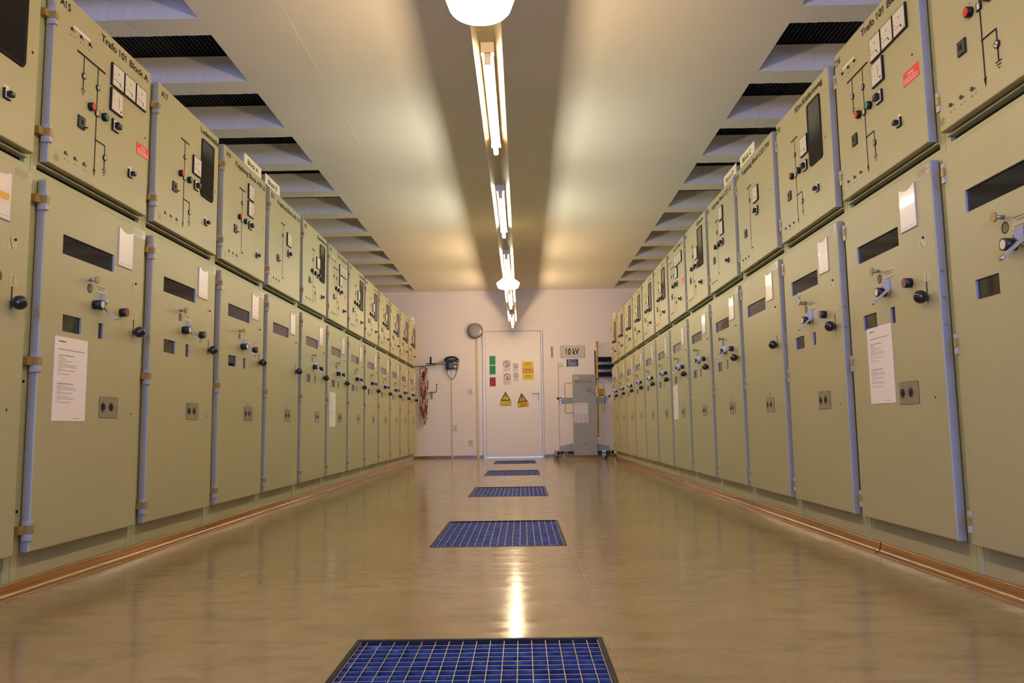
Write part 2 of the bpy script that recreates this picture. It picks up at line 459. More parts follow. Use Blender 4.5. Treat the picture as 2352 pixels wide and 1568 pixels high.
def door_mesh(x0, x1, z0, z1, holes, name, c=.004, rec=.007):
    b = MB(); P = 'paint'
    xs = sorted(set([x0+c, x1-c] + [v for h in holes for v in h[:2]])); zs = sorted(set([z0+c, z1-c] + [v for h in holes for v in h[2:4]]))
    for i in range(len(xs)-1):
        for j in range(len(zs)-1):
            cx, cz = (xs[i]+xs[i+1])/2, (zs[j]+zs[j+1])/2
            if any(h[0] < cx < h[1] and h[2] < cz < h[3] for h in holes): continue
            b.rect(xs[i], xs[i+1], zs[j], zs[j+1], 0, P)
    for h in holes:
        a, d, e, f = h[:4]
        b.face([(a,0,e),(a,rec,e),(a,rec,f),(a,0,f)], 'paint_daylight_tint'); b.face([(d,0,f),(d,rec,f),(d,rec,e),(d,0,e)], 'paint_daylight_tint')
        b.face([(a,0,f),(a,rec,f),(d,rec,f),(d,0,f)], 'paint_daylight_tint'); b.face([(d,0,e),(d,rec,e),(a,rec,e),(a,0,e)], 'paint_daylight_tint')
    rings = []
    for t in range(3):
        an = t*PI/4; yy = c*(1-math.cos(an)) if t else 0; ii = c*(1-math.sin(an))
        rings.append([(x0+ii, yy, z0+ii), (x1-ii, yy, z0+ii), (x1-ii, yy, z1-ii), (x0+ii, yy, z1-ii)])
    rings.append([(x0, DT, z0), (x1, DT, z0), (x1, DT, z1), (x0, DT, z1)])
    for t in range(3):
        for k in range(4):
            q = (k+1) % 4; b.face([rings[t+1][k], rings[t+1][q], rings[t][q], rings[t][k]], 'paint_daylight_tint' if (t == 2 and k in (1, 3)) else P)
    b.face([rings[3][3], rings[3][2], rings[3][1], rings[3][0]], P)
    return b.mesh(name)
def hinge_mesh(zt, zb):
    b = MB(); z = [zb, zb+(zt-zb)*.34, zb+(zt-zb)*.76, zt]
    b.bbox(.034, .052, -.006, .026, z[0], z[1]-.0005, 'hinge_white', .001); b.bbox(.034, .052, -.006, .026, z[2]+.0005, z[3], 'hinge_white', .001)
    b.bbox(.034, .052, -.007, .026, z[1], z[2], 'brass', .001); b.box(.008, .034, .016, FR, z[1], z[2], 'brass')
    b.cyl((.043, .006, z[0]-.006), (0,0,1), .005, .007, 'steel', n=10)
    return b.mesh('hinge')
def gauge_mesh(style, cx, cz, h=.047):
    b = MB(); b.bbox(cx-h, cx+h, -.009, 0, cz-h, cz+h, 'black', .001)
    i = h-.0045; b.rect(cx-i, cx+i, cz-i, cz+i, -.0094, 'gauge_face')
    y = -.0098
    if style == 0:
        b.line(cx-i+.003, cz-.017, cx+.012, cz-.019, .0018, y, 'ink'); b.line(cx+.010, cz-.018, cx+.018, cz-.031, .0055, y, 'ink')
        b.rect(cx-.004, cx+.004, cz+.012, cz+.018, y, 'ink_grey'); b.rect(cx-.037, cx-.031, cz-.004, cz+.001, y, 'ink_grey')
        b.rect(cx+.028, cx+.036, cz-.038, cz-.035, y, 'ink_grey')
    else:
        b.line(cx+.010, cz+.026, cx+.010, cz-.026, .0022, y, 'ink'); b.disc(cx+.028, cz-.030, .005, y, 'ink', 10)
        b.rect(cx-.034, cx-.028, cz+.026, cz+.030, y, 'ink_grey'); b.rect(cx-.034, cx-.028, cz-.004, cz-.001, y, 'ink_grey')
    return b.mesh('gauge')
def button_mesh(cx, cz, cap):
    b = MB(); b.cyl((cx, 0, cz), (0,-1,0), .0165, .015, 'black', n=20); b.cyl((cx, -.015, cz), (0,-1,0), .0128, .003, cap, n=20)
    return b.mesh('push_button')
def switch_mesh(cx, cz, h):
    b = MB(); b.bbox(cx-h, cx+h, -.008, 0, cz-h, cz+h, 'black', .001)
    b.rect(cx-h*.86, cx+h*.86, cz-h*.86, cz+h*.86, -.0084, 'white')
    b.bbox(cx-h*.56, cx+h*.56, -.026, -.008, cz-h*.56, cz+h*.45, 'black', .002); b.rect(cx-.0012, cx+.0012, cz-h*.1, cz+h*.3, -.0263, 'white')
    if h < .02:
        b.rect(cx-h*.7, cx+h*.7, cz+h*1.15, cz+h*1.75, -.0006, 'label_cream'); b.rect(cx-h*.5, cx-h*.1, cz+h*1.3, cz+h*1.5, -.001, 'ink_grey')
    return b.mesh('selector_switch')
def relay_mesh(variant):
    b = MB(); x0, x1, z0, z1 = .193, .237, 1.659, 1.706
    b.bbox(x0, x1, -.006, 0, z0, z1, 'black', .001); b.rect(x0+.006, x1-.005, z0+.007, z1-.006, -.0064, 'relay_grey')
    b.rect(x0+.012, x1-.014, z0+.014, z1-.012, -.0068, 'ink')
    if variant: b.cyl((x1-.004, -.006, z0+.010), (0,-1,0), .003, .012, 'black', n=8)
    return b.mesh('signal_relay')
def lamps(z, x0, dx, i):
    b = MB(); x = x0+dx*i; b.cyl((x, 0, z), (0,-1,0), .0068, .003, 'black', n=12); b.disc(x, z, .004, -.0034, 'navy_plastic', 8)
    b.cyl((x+.014, 0, z-.004), (0,-1,0), .0032, .002, 'wood_dark', n=8)
    b.rect(x-.004, x+.003, z-.026, z-.020, -.0006, 'ink_grey'); b.rect(x+.018, x+.022, z-.026, z-.019, -.0006, 'ink_grey')
    return b.mesh('indicator_lamp')
def indicator(x, z, sq=False):
    b = MB()
    if sq:
        b.bbox(x-.012, x+.012, -.005, 0, z-.013, z+.013, 'black', .001); b.rect(x-.006, x+.006, z-.009, z+.009, -.0054, 'white')
    else:
        b.cyl((x, 0, z), (0,-1,0), .0125, .005, 'black', n=18); b.disc(x, z, .0085, -.0054, 'gauge_face', 14); b.line(x-.006, z+.006, x+.006, z-.006, .0025, -.0058, 'ink')
    return b.mesh('position_indicator')
def ground(b, x, zt, w=.016):
    y = -.0008
    for i, k in enumerate((1, .66, .33)): b.line(x-w*k, zt-i*.0095, x+w*k, zt-i*.0095, .0038, y, 'ink')
def mimic_mesh(kind):
    b = MB(); y = -.0008; L = lambda *a, w=.0062: b.line(*a, w, y, 'ink')
    xm = .318
    if kind == 'T': b.rect(.172, .370, 1.9405, 1.949, y, 'ink')
    else: b.rect(.270, .366, 1.9405, 1.949, y, 'ink')
    if kind == 'T':
        L(.219, 1.942, .219, 1.813); ground(b, .219, 1.812)
        b.rect(.140, .252, 2.017, 2.027, -.0012, 'white')
    if kind in ('T', 'F'):
        L(xm, 1.942, xm, 1.53); b.flat([(xm, 1.508), (xm+.008, 1.537), (xm-.008, 1.537)], y, 'ink')
        L(xm, 1.654, .388, 1.654); L(.388, 1.656, .388, 1.556); ground(b, .388, 1.555); b.disc(xm, 1.654, .0055, -.001, 'ink', 10)
    else:
        L(xm, 1.942, xm, 1.568, w=.0055); b.rect(xm-.002, .352, 1.564, 1.571, y, 'ink')
    R = random.Random(3)
    for i in range(4): b.scribble(.058, .086, 1.488+i*.006, .004, y, 'ink_grey', R)
    if kind in ('T', 'F', 'LS'):
        b.rect(.266, .276, 1.793, 1.797, y, 'ink_grey'); b.rect(.364, .374, 1.791, 1.795, y, 'ink_grey')
    return b.mesh('mimic_diagram')
def window_mesh():
    b = MB(); x0, x1, z0, z1, r = .511, .676, 1.730, 2.041, .022
    def rr(i):
        pts = []
        for cx, cz, a0 in ((x1-r, z0+r, -PI/2), (x1-r, z1-r, 0), (x0+r, z1-r, PI/2), (x0+r, z0+r, PI)):
            for t in range(6): an = a0+t*PI/10; pts.append((cx+(r-i)*math.cos(an), cz+(r-i)*math.sin(an)))
        return pts
    o, n1, n2 = rr(0), rr(.005), rr(.013); k = len(b.v)
    b.v += [(x, 0, z) for x, z in o]+[(x, -.007, z) for x, z in n1]+[(x, -.003, z) for x, z in n2]; n = len(o)
    for i in range(n):
        j = (i+1) % n; b.poly([k+i, k+j, k+n+j, k+n+i], 'rubber', True); b.poly([k+n+i, k+n+j, k+2*n+j, k+2*n+i], 'rubber', True)
    b.flat(n2, -.003, 'window_glass')
    return b.mesh('viewing_window')
def letter_mesh(num, name, kind, side):
    b = MB(); y = -.0008
    spans = {'T': (.330, .722), 'F': (.500, .738), 'LS': (.200, .720), 'TW': (.190, .735)}
    x0, x1 = spans[kind]
    if name == 'Klm.Kiefernweg': x0, x1 = .352, .712
    if name == 'Geschäftshaus': x0, x1 = .43, .73
    if name == '?': b.scribble(.50, .50+random.uniform(.16, .22), 2.066, .030, y, 'ink_grey')
    elif name: b.text(name, x0, x1, 2.066 if kind in 'TF' else 2.056, .029, y, 'ink')
    return b.mesh('lettering') if b.v else None
def warn_label():
    b = MB(); b.box(.640, .751, -.0012, 0, 1.717, 1.766, 'label_red')
    b.text('Achtung !', .672, .718, 1.7495, .009, -.0016, 'white'); R = random.Random(5)
    for i in range(4): b.scribble(.646, .744 - (.02 if i == 3 else 0), 1.7225+i*.0058, .004, -.0016, 'white', R)
    return b.mesh('warning_label')
def pane_mesh(h): b = MB(); b.box(h[0]-.002, h[1]+.002, .0072, .010, h[2]-.002, h[3]+.002, 'dark_glass'); return b.mesh('window_pane')
WIN = [(.152, .507, 1.166, 1.237), (.171, .291, .888, .949), (.409, .444, .888, .949)]
def pocket_mesh():
    b = MB(); x0, x1, z0, z1 = .537, .651, 1.205, 1.361
    pts = [(x0, z0), (x1, z0), (x1, z1), (x1-.012, z1-.003)]
    for t in range(7):
        u = t/6; pts.append((x1-.016-(x1-x0-.032)*u, z1-.006-.009*math.sin(PI*u)))
    pts += [(x0+.012, z1-.003), (x0, z1)]
    b.prism(pts, -.0035, 0, 'pocket'); b.rect(x0+.006, x1-.006, z0+.010, z0+.0115, -.0039, 'plate_grey')
    b.box(x0-.002, x1+.002, -.004, 0, z0-.002, z0+.002, 'hinge_white'); b.box(x0-.002, x0+.001, -.004, 0, z0, z1, 'hinge_white'); b.box(x1-.001, x1+.002, -.004, 0, z0, z1, 'hinge_white')
    return b.mesh('document_pocket')
def plate_small(x0, x1, z0, z1, kind, name):
    b = MB(); b.box(x0, x1, -.0008, 0, z0, z1, 'label_clear'); y = -.0012; R = random.Random(hash_(name))
    if kind == 'lines3':
        b.scribble(x0+.008, x1-.008, z1-.010, .006, y, 'ink_grey', R); b.scribble(x0+.022, x1-.022, z1-.019, .006, y, 'ink_grey', R); b.scribble(x0+.010, x1-.010, z0+.004, .006, y, 'ink_grey', R)
    elif kind == 'lines6':
        for i in range(6): b.scribble(x0+.005, x1-.004-R.uniform(0, .03), z1-.006-i*.0050, .0035, y, 'ink_grey', R)
    elif kind == 'arc':
        b.ring(x1-.002, z1-.010, .034, .0365, y, 'ink', 8, PI*.93, PI*1.32); b.prism([(x1-.018, z1-.008), (x1-.013, z1-.013), (x1-.008, z1-.008), (x1-.013, z1-.003)][::1], -.006, 0, 'black')
    elif kind == 'updown':
        xm = (x0+x1)/2-.004; b.line(xm, z0+.008, xm, z1-.006, .0018, y, 'ink'); b.rect(xm-.002, xm+.002, z0+.007, z0+.010, y, 'ink'); b.rect(xm-.002, xm+.002, z1-.009, z1-.006, y, 'ink')
        b.rect(x1-.012, x1-.006, z1-.007, z1-.005, y, 'ink_grey'); b.rect(x1-.012, x1-.009, z0+.005, z0+.007, y, 'ink_grey')
    return b.mesh(name)
def hash_(s): return sum(ord(ch)*(i+1) for i, ch in enumerate(s))
def knob_key():
    b = MB(); b.cyl((.335, 0, 1.103), (0,-1,0), .006, .026, 'steel', n=10); b.cyl((.335, -.026, 1.103), (0,-1,0), .0145, .006, 'brass', n=18); return b.mesh('pull_knob')
def key_mesh():
    b = MB(); b.cyl((.335, 0, 1.103), (0,-1,0), .009, .024, 'brass', n=12)
    pts = [(.335+.009*math.cos(t), -.03, 1.125+.028*math.sin(t)) for t in [2*PI*i/16 for i in range(17)]]
    b.tube(pts, .004, 'chrome', 6); return b.mesh('cabinet_key')
def keyhole(): b = MB(); b.disc(.338, 1.071, .0175, -.0006, 'ink', 18); b.disc(.3395, 1.0705, .0140, -.0009, 'keyhole', 18); return b.mesh('keyhole_cover')
def knob_lamp(): b = MB(); b.cyl((.374, 0, 1.014), (0,-1,0), .018, .034, 'navy_plastic', n=20); b.disc(.374, 1.014, .0135, -.0344, 'gauge_face', 18); return b.mesh('indicator_knob')
def red_knob(): b = MB(); b.cyl((.577, 0, 1.013), (0,-1,0), .0175, .026, 'navy_plastic', n=20); b.disc(.577, 1.013, .0135, -.0264, 'red_dull', 18); return b.mesh('red_knob')
def crank_mesh():
    b = MB(); x = .416; n = 10
    pr = [(-.002, 1.006)]+[(-.002-.028*math.sin(PI*t/n), 1.006+.052*t/n) for t in range(1, n)]+[(-.002, 1.058)]
    k = len(b.v); b.v += [(x-.003, y, z) for y, z in pr]+[(x+.003, y, z) for y, z in pr]; q = len(pr)
    b.poly(range(k, k+q), 'chrome'); b.poly([k+q+i for i in reversed(range(q))], 'chrome')
    for i in range(q): j = (i+1) % q; b.poly([k+i, k+q+i, k+q+j, k+j], 'chrome')
    k = len(b.v); b.bbox(x-.0095, x+.0095, -.004, .004, -.046, .030, 'chrome', .002)
    b.cyl((x, .004, -.046), (0,-1,0), .0095, .008, 'chrome', n=12)
    M = Matrix.Translation((0, -.030, .998)) @ Matrix.Rotation(math.radians(-48), 4, 'X') ; b.xf(M, k)
    b.cyl((x, 0, 1.006), (0,-1,0), .007, .012, 'brass', n=10)
    return b.mesh('crank_handle')
def lever_mesh():
    b = MB(); b.box(.681, .686, -.0010, 0, .925, .998, 'ink'); b.cyl((.6835, 0, .946), (0,-1,0), .0055, .020, 'black', n=10)
    b.sphere((.6865, -.026, .945), .0235, 'black_gloss', 20, 12); return b.mesh('ball_lever')
def lock_plate():
    b = MB(); x0, x1, z0, z1 = .438, .580, .583, .663; r = .008; pts = []
    for cx, cz, a0 in ((x1-r, z0+r, -PI/2), (x1-r, z1-r, 0), (x0+r, z1-r, PI/2), (x0+r, z0+r, PI)):
        for t in range(4): an = a0+t*PI/6; pts.append((cx+r*math.cos(an), cz+r*math.sin(an)))
    b.prism([(x+(.0012 if x > .5 else -.0012), z+(.0012 if z > .62 else -.0012)) for x, z in pts], -.0008, 0, 'ink'); b.prism(pts, -.0018, 0, 'plate_grey')
    for cx in (.464, .524):
        b.disc(cx, .624, .0170, -.0022, 'black', 20); b.ring(cx, .624, .009, .0125, -.0026, 'navy_plastic', 18); b.disc(cx, .622, .006, -.003, 'dark_slot', 12)
    b.ring(.464, .618, .028, .0295, -.0022, 'ink_grey', 6, PI*.38, PI*.62); b.ring(.464, .630, .028, .0295, -.0022, 'ink_grey', 6, PI*1.38, PI*1.62)
    b.ring(.524, .624, .024, .0252, -.0022, 'ink_grey', 12, PI*.05, PI*.95)
    for x, z in ((.490, .627), (.490, .620), (.556, .627), (.556, .620)): b.rect(x-.008, x+.008, z-.0012, z+.0012, -.0022, 'ink_grey')
    return b.mesh('lock_plate')
def hole_mesh(x, z, r=.0045): b = MB(); b.disc(x, z, r, -.0006, 'dark_slot', 10); return b.mesh('screw_hole')
def rivets(): b = MB(); b.cyl((.7625, .012, 1.02), (1,0,0), .004, .002, 'steel', n=8); return b
def sheet_mesh(x0, x1, z0, z1):
    b = MB(); b.box(x0, x1, -.0012, 0, z0, z1, 'paper'); w = x1-x0; h = z1-z0; y = -.0016; R = random.Random(11)
    b.text('SIEMENS', x0+w*.10, x0+w*.32, z1-h*.065, h*.016, y, 'ink')
    b.scribble(x0+w*.10, x0+w*.90, z1-h*.155, h*.014, y, 'ink_grey', R)
    def block(zt, rows):
        b.scribble(x0+w*.10, x0+w*.58, zt, h*.011, y, 'ink', R)
        for i, e in enumerate(rows):
            zz = zt-(i+1)*h*.0222; b.scribble(x0+w*.115, x0+w*e, zz, h*.009, y, 'ink_grey', R)
            if e > .25: b.rect(x0+w*.085, x0+w*.095, zz, zz+h*.005, y, 'ink_grey')
    block(z1-h*.225, [.28, .33, .56, .34, .67, .67, .22, .62, .18, .44]); block(z1-h*.560, [.33, .65, .67, .22, .58, .18, .48, .62, .15, .52])
    b.scribble(x0+w*.62, x0+w*.82, z0+h*.03, h*.010, y, 'ink_grey', R)
    return b.mesh('instruction_sheet')
def textplate2(): return plate_small(.660, .757, 1.358, 1.394, 'lines6', 'text_plate')

BODY = body_mesh(); LIP = lip_mesh()
UD = door_mesh(GAP, .8-GAP, ZU0, ZU1, [], 'upper_door')
LD = {True: door_mesh(GAP, .8-GAP, ZL0, ZL1, WIN, 'lower_door'), False: door_mesh(GAP, .8-GAP, ZL0, ZL1, WIN[:1], 'lower_door')}
HU = [hinge_mesh(2.031, 1.970), hinge_mesh(1.601, 1.537)]; HL = [hinge_mesh(1.360, 1.295), hinge_mesh(.798, .733), hinge_mesh(.238, .173)]
PANES = [pane_mesh(w) for w in WIN]
GA = {'T': [gauge_mesh(0, .456+.0978*i, 1.966) for i in range(3)]+[gauge_mesh(1, .456, 1.862)], 'F': [gauge_mesh(0, .455, 1.862)],
      'LS': [gauge_mesh(0, .456, 1.966), gauge_mesh(1, .456, 1.862)], 'TW': [gauge_mesh(0, .452, 1.862)]}
RB, GB = button_mesh(.272, 1.768, 'red_cap'), button_mesh(.370, 1.766, 'green_cap')
SW1, SW2 = switch_mesh(.455, 1.763, .024), switch_mesh(.590, 1.608, .0165)
RL = [relay_mesh(0), relay_mesh(1)]
LB = [lamps(1.533, .125, .061, i) for i in range(3)]; LT = [lamps(2.007, .130, .0605, i) for i in range(3)]
MI = {k: mimic_mesh(k) for k in ('T', 'F', 'LS', 'TW')}
IN = {'c1': indicator(.219, 1.866), 'c2': indicator(.318, 1.864), 'sq': indicator(.318, 1.761, True), 'c4': indicator(.388, 1.606)}
VW, WL = window_mesh(), warn_label(); PK = pocket_mesh(); TP = textplate2()
PL3 = plate_small(.372, .462, 1.056, 1.096, 'lines3', 'note_plate'); PA = plate_small(.652, .699, 1.118, 1.160, 'arc', 'symbol_plate'); PU = plate_small(.668, .714, .999, 1.036, 'updown', 'symbol_plate')
NP2 = plate_small(.460, .545, .670, .698, 'lines3', 'note_plate')
KN, KY, KH, KL, RK, CH, BL, LP = knob_key(), key_mesh(), keyhole(), knob_lamp(), red_knob(), crank_mesh(), lever_mesh(), lock_plate()
H1, H2 = hole_mesh(.712, 1.808, .0055), hole_mesh(.688, .601)
def plug_mesh():
    b = MB(); b.cyl((.7605, .014, .93), (1,0,0), .005, .0015, 'steel', n=8); b.cyl((.7605, .014, 1.02), (1,0,0), .005, .0015, 'steel', n=8); b.cyl((.7605, .014, .84), (1,0,0), .004, .0015, 'steel', n=8); return b.mesh('edge_screw')
ES = plug_mesh()
def postplug():
    b = MB()
    for z in (.70, .27): b.cyl((.022, FR, z), (0,-1,0), .0055, .0015, 'rubber', n=10)
    return b.mesh('post_plug')
PP = postplug()

def cabinet(side, i, num, name, kind, label, sheet=None):
    if side == 'L': loc, rz = (-XL, YL0+.8*i, 0), PI/2
    else: loc, rz = (XR, YR0+.8*(i+1), 0), -PI/2
    t = thing('switchgear_cabinet', label, 'cabinet', loc, rz, 'switchgear cabinets in the left row' if side == 'L' else 'switchgear cabinets in the right row')
    dx = .014 if side == 'L' else -.014
    link('cabinet_body', BODY, t); link('front_lip', LIP, t); link('post_plug', PP, t)
    u = link('upper_door', UD, t); full = kind != 'TW'
    l = link('lower_door', LD[full], t)
    for h in HU: link('hinge', h, u)
    for h in HL: link('hinge', h, l)
    far = i > 7
    def U(n, me, lb=None): return link(n, me, u, (dx, 0, 0), lb)
    lm = letter_mesh(num, name, kind, side)
    if lm: U('name_lettering', lm)
    if num: U('number_lettering', MB().text(num, .052, .118, 2.064, .028, -.0008, 'ink').mesh('number_lettering'))
    U('mimic_diagram', MI[kind])
    for g in GA[kind]: U('gauge', g)
    U('signal_relay', RL[side == 'L']); U('selector_switch', SW1)
    for q in LB: U('indicator_lamp', q)
    U('position_indicator', IN['c2']); U('screw_hole', H1)
    if kind == 'T':
        for q in LT: U('indicator_lamp', q)
        U('position_indicator', IN['c1']); U('warning_label', WL, 'red label with white print')
    if kind != 'TW':
        U('push_button', RB, 'red push button'); U('push_button', GB, 'green push button'); U('position_indicator', IN['sq']); U('selector_switch', SW2)
    if kind in 'TF': U('position_indicator', IN['c4'])
    if kind == 'F': U('viewing_window', VW)
    for k, p in enumerate(PANES):
        if full or k == 0: link('window_pane', p, l)
    link('document_pocket', PK, l); link('text_plate', TP, l); link('symbol_plate', PA, l); link('symbol_plate', PU, l)
    link('ball_lever', BL, l); link('lock_plate', LP, l); link('screw_hole', H2, l)
    if side == 'R': link('edge_screw', ES, l)
    if full:
        if num == 'C18': link('cabinet_key', KY, l)
        else: link('pull_knob', KN, l)
        link('keyhole_cover', KH, l); link('note_plate', PL3, l); link('indicator_knob', KL, l); link('red_knob', RK, l); link('crank_handle', CH, l)
    if kind in ('LS', 'TW'): link('note_plate', NP2, l)
    if side == 'L' and i == -1:
        b = MB(); b.box(.540, .640, -.0046, -.0036, 1.268, 1.290, 'sticker_amber'); b.build('paper_insert', l, label='yellow strip in the pocket')
    if sheet: link('instruction_sheet', sheet_mesh(*sheet), l, (0, -.0003, 0), 'white printed instruction sheet')
    return t
wd = 'olive beige switchgear cabinet '
L_ROW = [(-1, '', '', 'F', wd+'cut by the left edge of the photo', None),
 (0, 'A15', 'Trafo 101 Block A', 'T', wd+'numbered A15 with four gauges, red label and white sheet', (.130, .339, .568, .868)),
 (1, 'A17', 'Ladenzeile', 'F', wd+'numbered A17 Ladenzeile with tall dark window', None),
 (2, 'A19', 'Kupplung Block A/B LS', 'LS', wd+'numbered A19 Kupplung LS under the Block A sign', None),
 (3, 'B21', 'Kupplung Block A/B TW', 'TW', wd+'numbered B21 Kupplung TW under the Block B sign', None),
 (4, 'B23', 'Geschäftshaus', 'F', wd+'numbered B23 with tall window, after B21 in left row', None),
 (5, 'B25', 'Trafo 102 Block B', 'T', wd+'numbered B25 with four gauges and red label, middle of left row', (.110, .322, .545, .840)),
 (6, 'B27', 'Pavillon', 'F', wd+'just beyond the red-labelled B25 in the left row', None)]
ordn = {7: 'fifth', 8: 'fourth', 9: 'third', 10: 'second'}
for i in range(7, 11): L_ROW.append((i, 'B%d' % (15+2*i), '?', 'F', wd+'%s from the far end of the left row' % ordn[i], None))
L_ROW.append((11, 'B37', '?', 'F', wd+'last of the left row beside the red and white chain', None))
for a in L_ROW: cabinet('L', *a)
R_ROW = [(-1, '', '', 'F', wd+'cut by the right edge of the photo, nearest in right row', None),
 (0, 'C16', 'Trafo 101 Block C', 'T', wd+'numbered C16 with four gauges, red label and white sheet', (.197, .405, .592, .892)),
 (1, 'C18', 'Klm.Kiefernweg', 'F', wd+'numbered C18 Kiefernweg with tall dark window', None),
 (2, 'C20', 'Kupplung Block C/D TW', 'TW', wd+'numbered C20 Kupplung TW under the Block C sign', None),
 (3, 'D22', 'Kupplung Block C/D LS', 'LS', wd+'numbered D22 Kupplung LS under the Block D sign', None),
 (4, 'D24', 'Elbestr.', 'F', wd+'numbered D24 with tall window, after D22 in right row', None),
 (5, 'D26', 'Trafo 102 Block D', 'T', wd+'numbered D26 with four gauges and red label, middle of right row', (.083, .288, .565, .870)),
 (6, 'D28', '?', 'F', wd+'just beyond the red-labelled D26 in the right row', None)]
for i in range(7, 11): R_ROW.append((i, 'D%d' % (16+2*i), '?', 'F', wd+'%s from the far end of the right row' % ordn[i], None))
R_ROW.append((11, 'D38', '?', 'F', wd+'last of the right row beside the breaker truck', None))
for a in R_ROW: cabinet('R', *a)

def block_sign(side, i, x0, x1, z1, txt, label):
    b = MB(); b.box(x0, x1, .003, .007, 2.119, z1, 'label_cream'); w = x1-x0
    b.text(txt, x0+w*.17, x0+w*.80, 2.133, .031, .0025, 'ink')
    b.box(x0+.02, x0+.04, .007, .028, 2.1185, 2.121, 'steel'); b.box(x1-.04, x1-.02, .007, .028, 2.1185, 2.121, 'steel')
    if side == 'L': loc, rz = (-XL, YL0+.8*i, 0), PI/2
    else: loc, rz = (XR, YR0+.8*(i+1), 0), -PI/2
    o = b.build('block_sign', loc=loc); o.rotation_euler = (0, 0, rz); tag(o, label, 'sign', 'cream block signs on top of the cabinets')
block_sign('L', 2, .366, .672, 2.184, 'Block A', 'cream sign reading Block A on top of cabinet A19')
block_sign('L', 3, -.045, .258, 2.186, 'Block B', 'cream sign reading Block B on top of cabinet B21')
block_sign('R', 2, .133, .432, 2.187, 'Block C', 'cream sign reading Block C on top of cabinet C20')
block_sign('R', 3, .534, .838, 2.187, 'Block D', 'cream sign reading Block D on top of cabinet D22')
block_sign('L', 11, .33, .65, 2.190, 'Block B', 'small cream sign on the farthest cabinet of the left row')
block_sign('R', 11, .27, .57, 2.190, 'Block D', 'small cream sign on the farthest cabinet of the right row')

# ------------------------------------------------------------------ lights on the ceiling rail
RX = -.130; RZ = 2.255
rl = thing('lighting_rail', 'long white lighting rail hanging under the ceiling along the aisle', 'lighting rail', (RX, 5, RZ))
b = MB(); b.box(-.067, .067, YB+.3-5, 13.05-5, 0, .003, 'rail_white'); b.box(-.067, -.065, YB+.3-5, 13.05-5, .003, .035, 'rail_white'); b.box(.065, .067, YB+.3-5, 13.05-5, .003, .035, 'rail_white')
b.box(-.055, .055, 13.045-5, 13.05-5, .003, .035, 'rail_white'); b.build('rail', rl)
b = MB()
for y in (3.2, 3.7, 4.4, 4.95, 5.9, 6.95, 7.9, 9.4, 11.2, 12.4):
    for x in (-.046, .046): b.cyl((x, y-5, -.0006), (0,0,-1), .002, .0008, 'ink', n=8)
for y in (4.90,): b.cyl((.008, y-5, -.0002), (0,0,-1), .006, .001, 'ink', n=10)
b.build('rail_screw', rl)
for y in (-3, -.5, 2, 5, 7, 9, 11, 12.5):
    b = MB(); b.cyl((0, y-5, .003), (0,0,1), .004, ZC-RZ-.003, 'steel', n=8); b.build('hanger_rod', rl)
TUBES = [(-2.92, 'w'), (-.81, 'w'), (1.29, 'w'), (3.40, 'w'), (5.51, 'n'), (7.60, 'n'), (9.69, 'f'), (11.78, 'f')]  # first two are unseen, added behind the camera to light the near end
tl = ['', '', 'before the first globe lamp', 'nearest, largest in the picture', 'second from the front', 'third, in front of the small globe lamp', 'directly behind the small globe lamp', 'farthest, above the door']
for n_, (y, k) in enumerate(TUBES):
    if n_ == 0: lab = 'unseen added fluorescent batten light on the rail far behind the camera'
    elif n_ == 1: lab = 'unseen added fluorescent batten light on the rail just behind the camera'
    else: lab = 'lit fluorescent batten light on the ceiling rail, ' + tl[n_]
    t = thing('batten_light', lab, 'ceiling light', (RX, y, RZ), 0, 'fluorescent batten lights on the rail')
    b = MB(); b.box(-.026, .026, .036, 1.199, -.044, -.001, 'fixture'); b.build('housing', t)
    for ya, yb in ((0, .035), (1.200, 1.235)):
        b = MB(); b.box(-.030, .030, ya, yb, -.050, -.0015, 'fixture')
        k0_ = len(b.v); b.bbox(-.014, .014, -.012, .012, -.055, 0, 'fixture', .003)
        b.xf(Matrix.Translation((0, (ya+yb)/2+(.006 if ya == 0 else -.006), -.045)), k0_); b.build('lampholder', t)
    b = MB(); b.cyl((0, .038, -.093), (0,1,0), .0135, 1.159, {'w': 'tube_warm', 'n': 'tube_neutral', 'f': 'tube_far'}[k], n=12); b.build('tube', t)
for y, lab in ((2.93, 'large round opal globe lamp cut by the top edge of the photo'), (9.15, 'small round opal globe lamp hanging midway along the light rail')):
    t = thing('globe_lamp', lab, 'ceiling lamp', (RX-.008, y, RZ), 0, 'round opal lamps on the rail')
    b = MB(); b.lathe((0, 0, 0), [(.080, -.001), (.085, -.012), (.085, -.024)], 'fixture'); b.build('lamp_base', t)
    b = MB(); b.lathe((0, 0, 0), [(.084, -.020), (.100, -.025), (.134, -.052), (.137, -.058), (.133, -.068), (.120, -.104), (.110, -.115), (.085, -.121), (.040, -.123), (.004, -.124)], 'opal', 40); b.build('opal_shade', t)

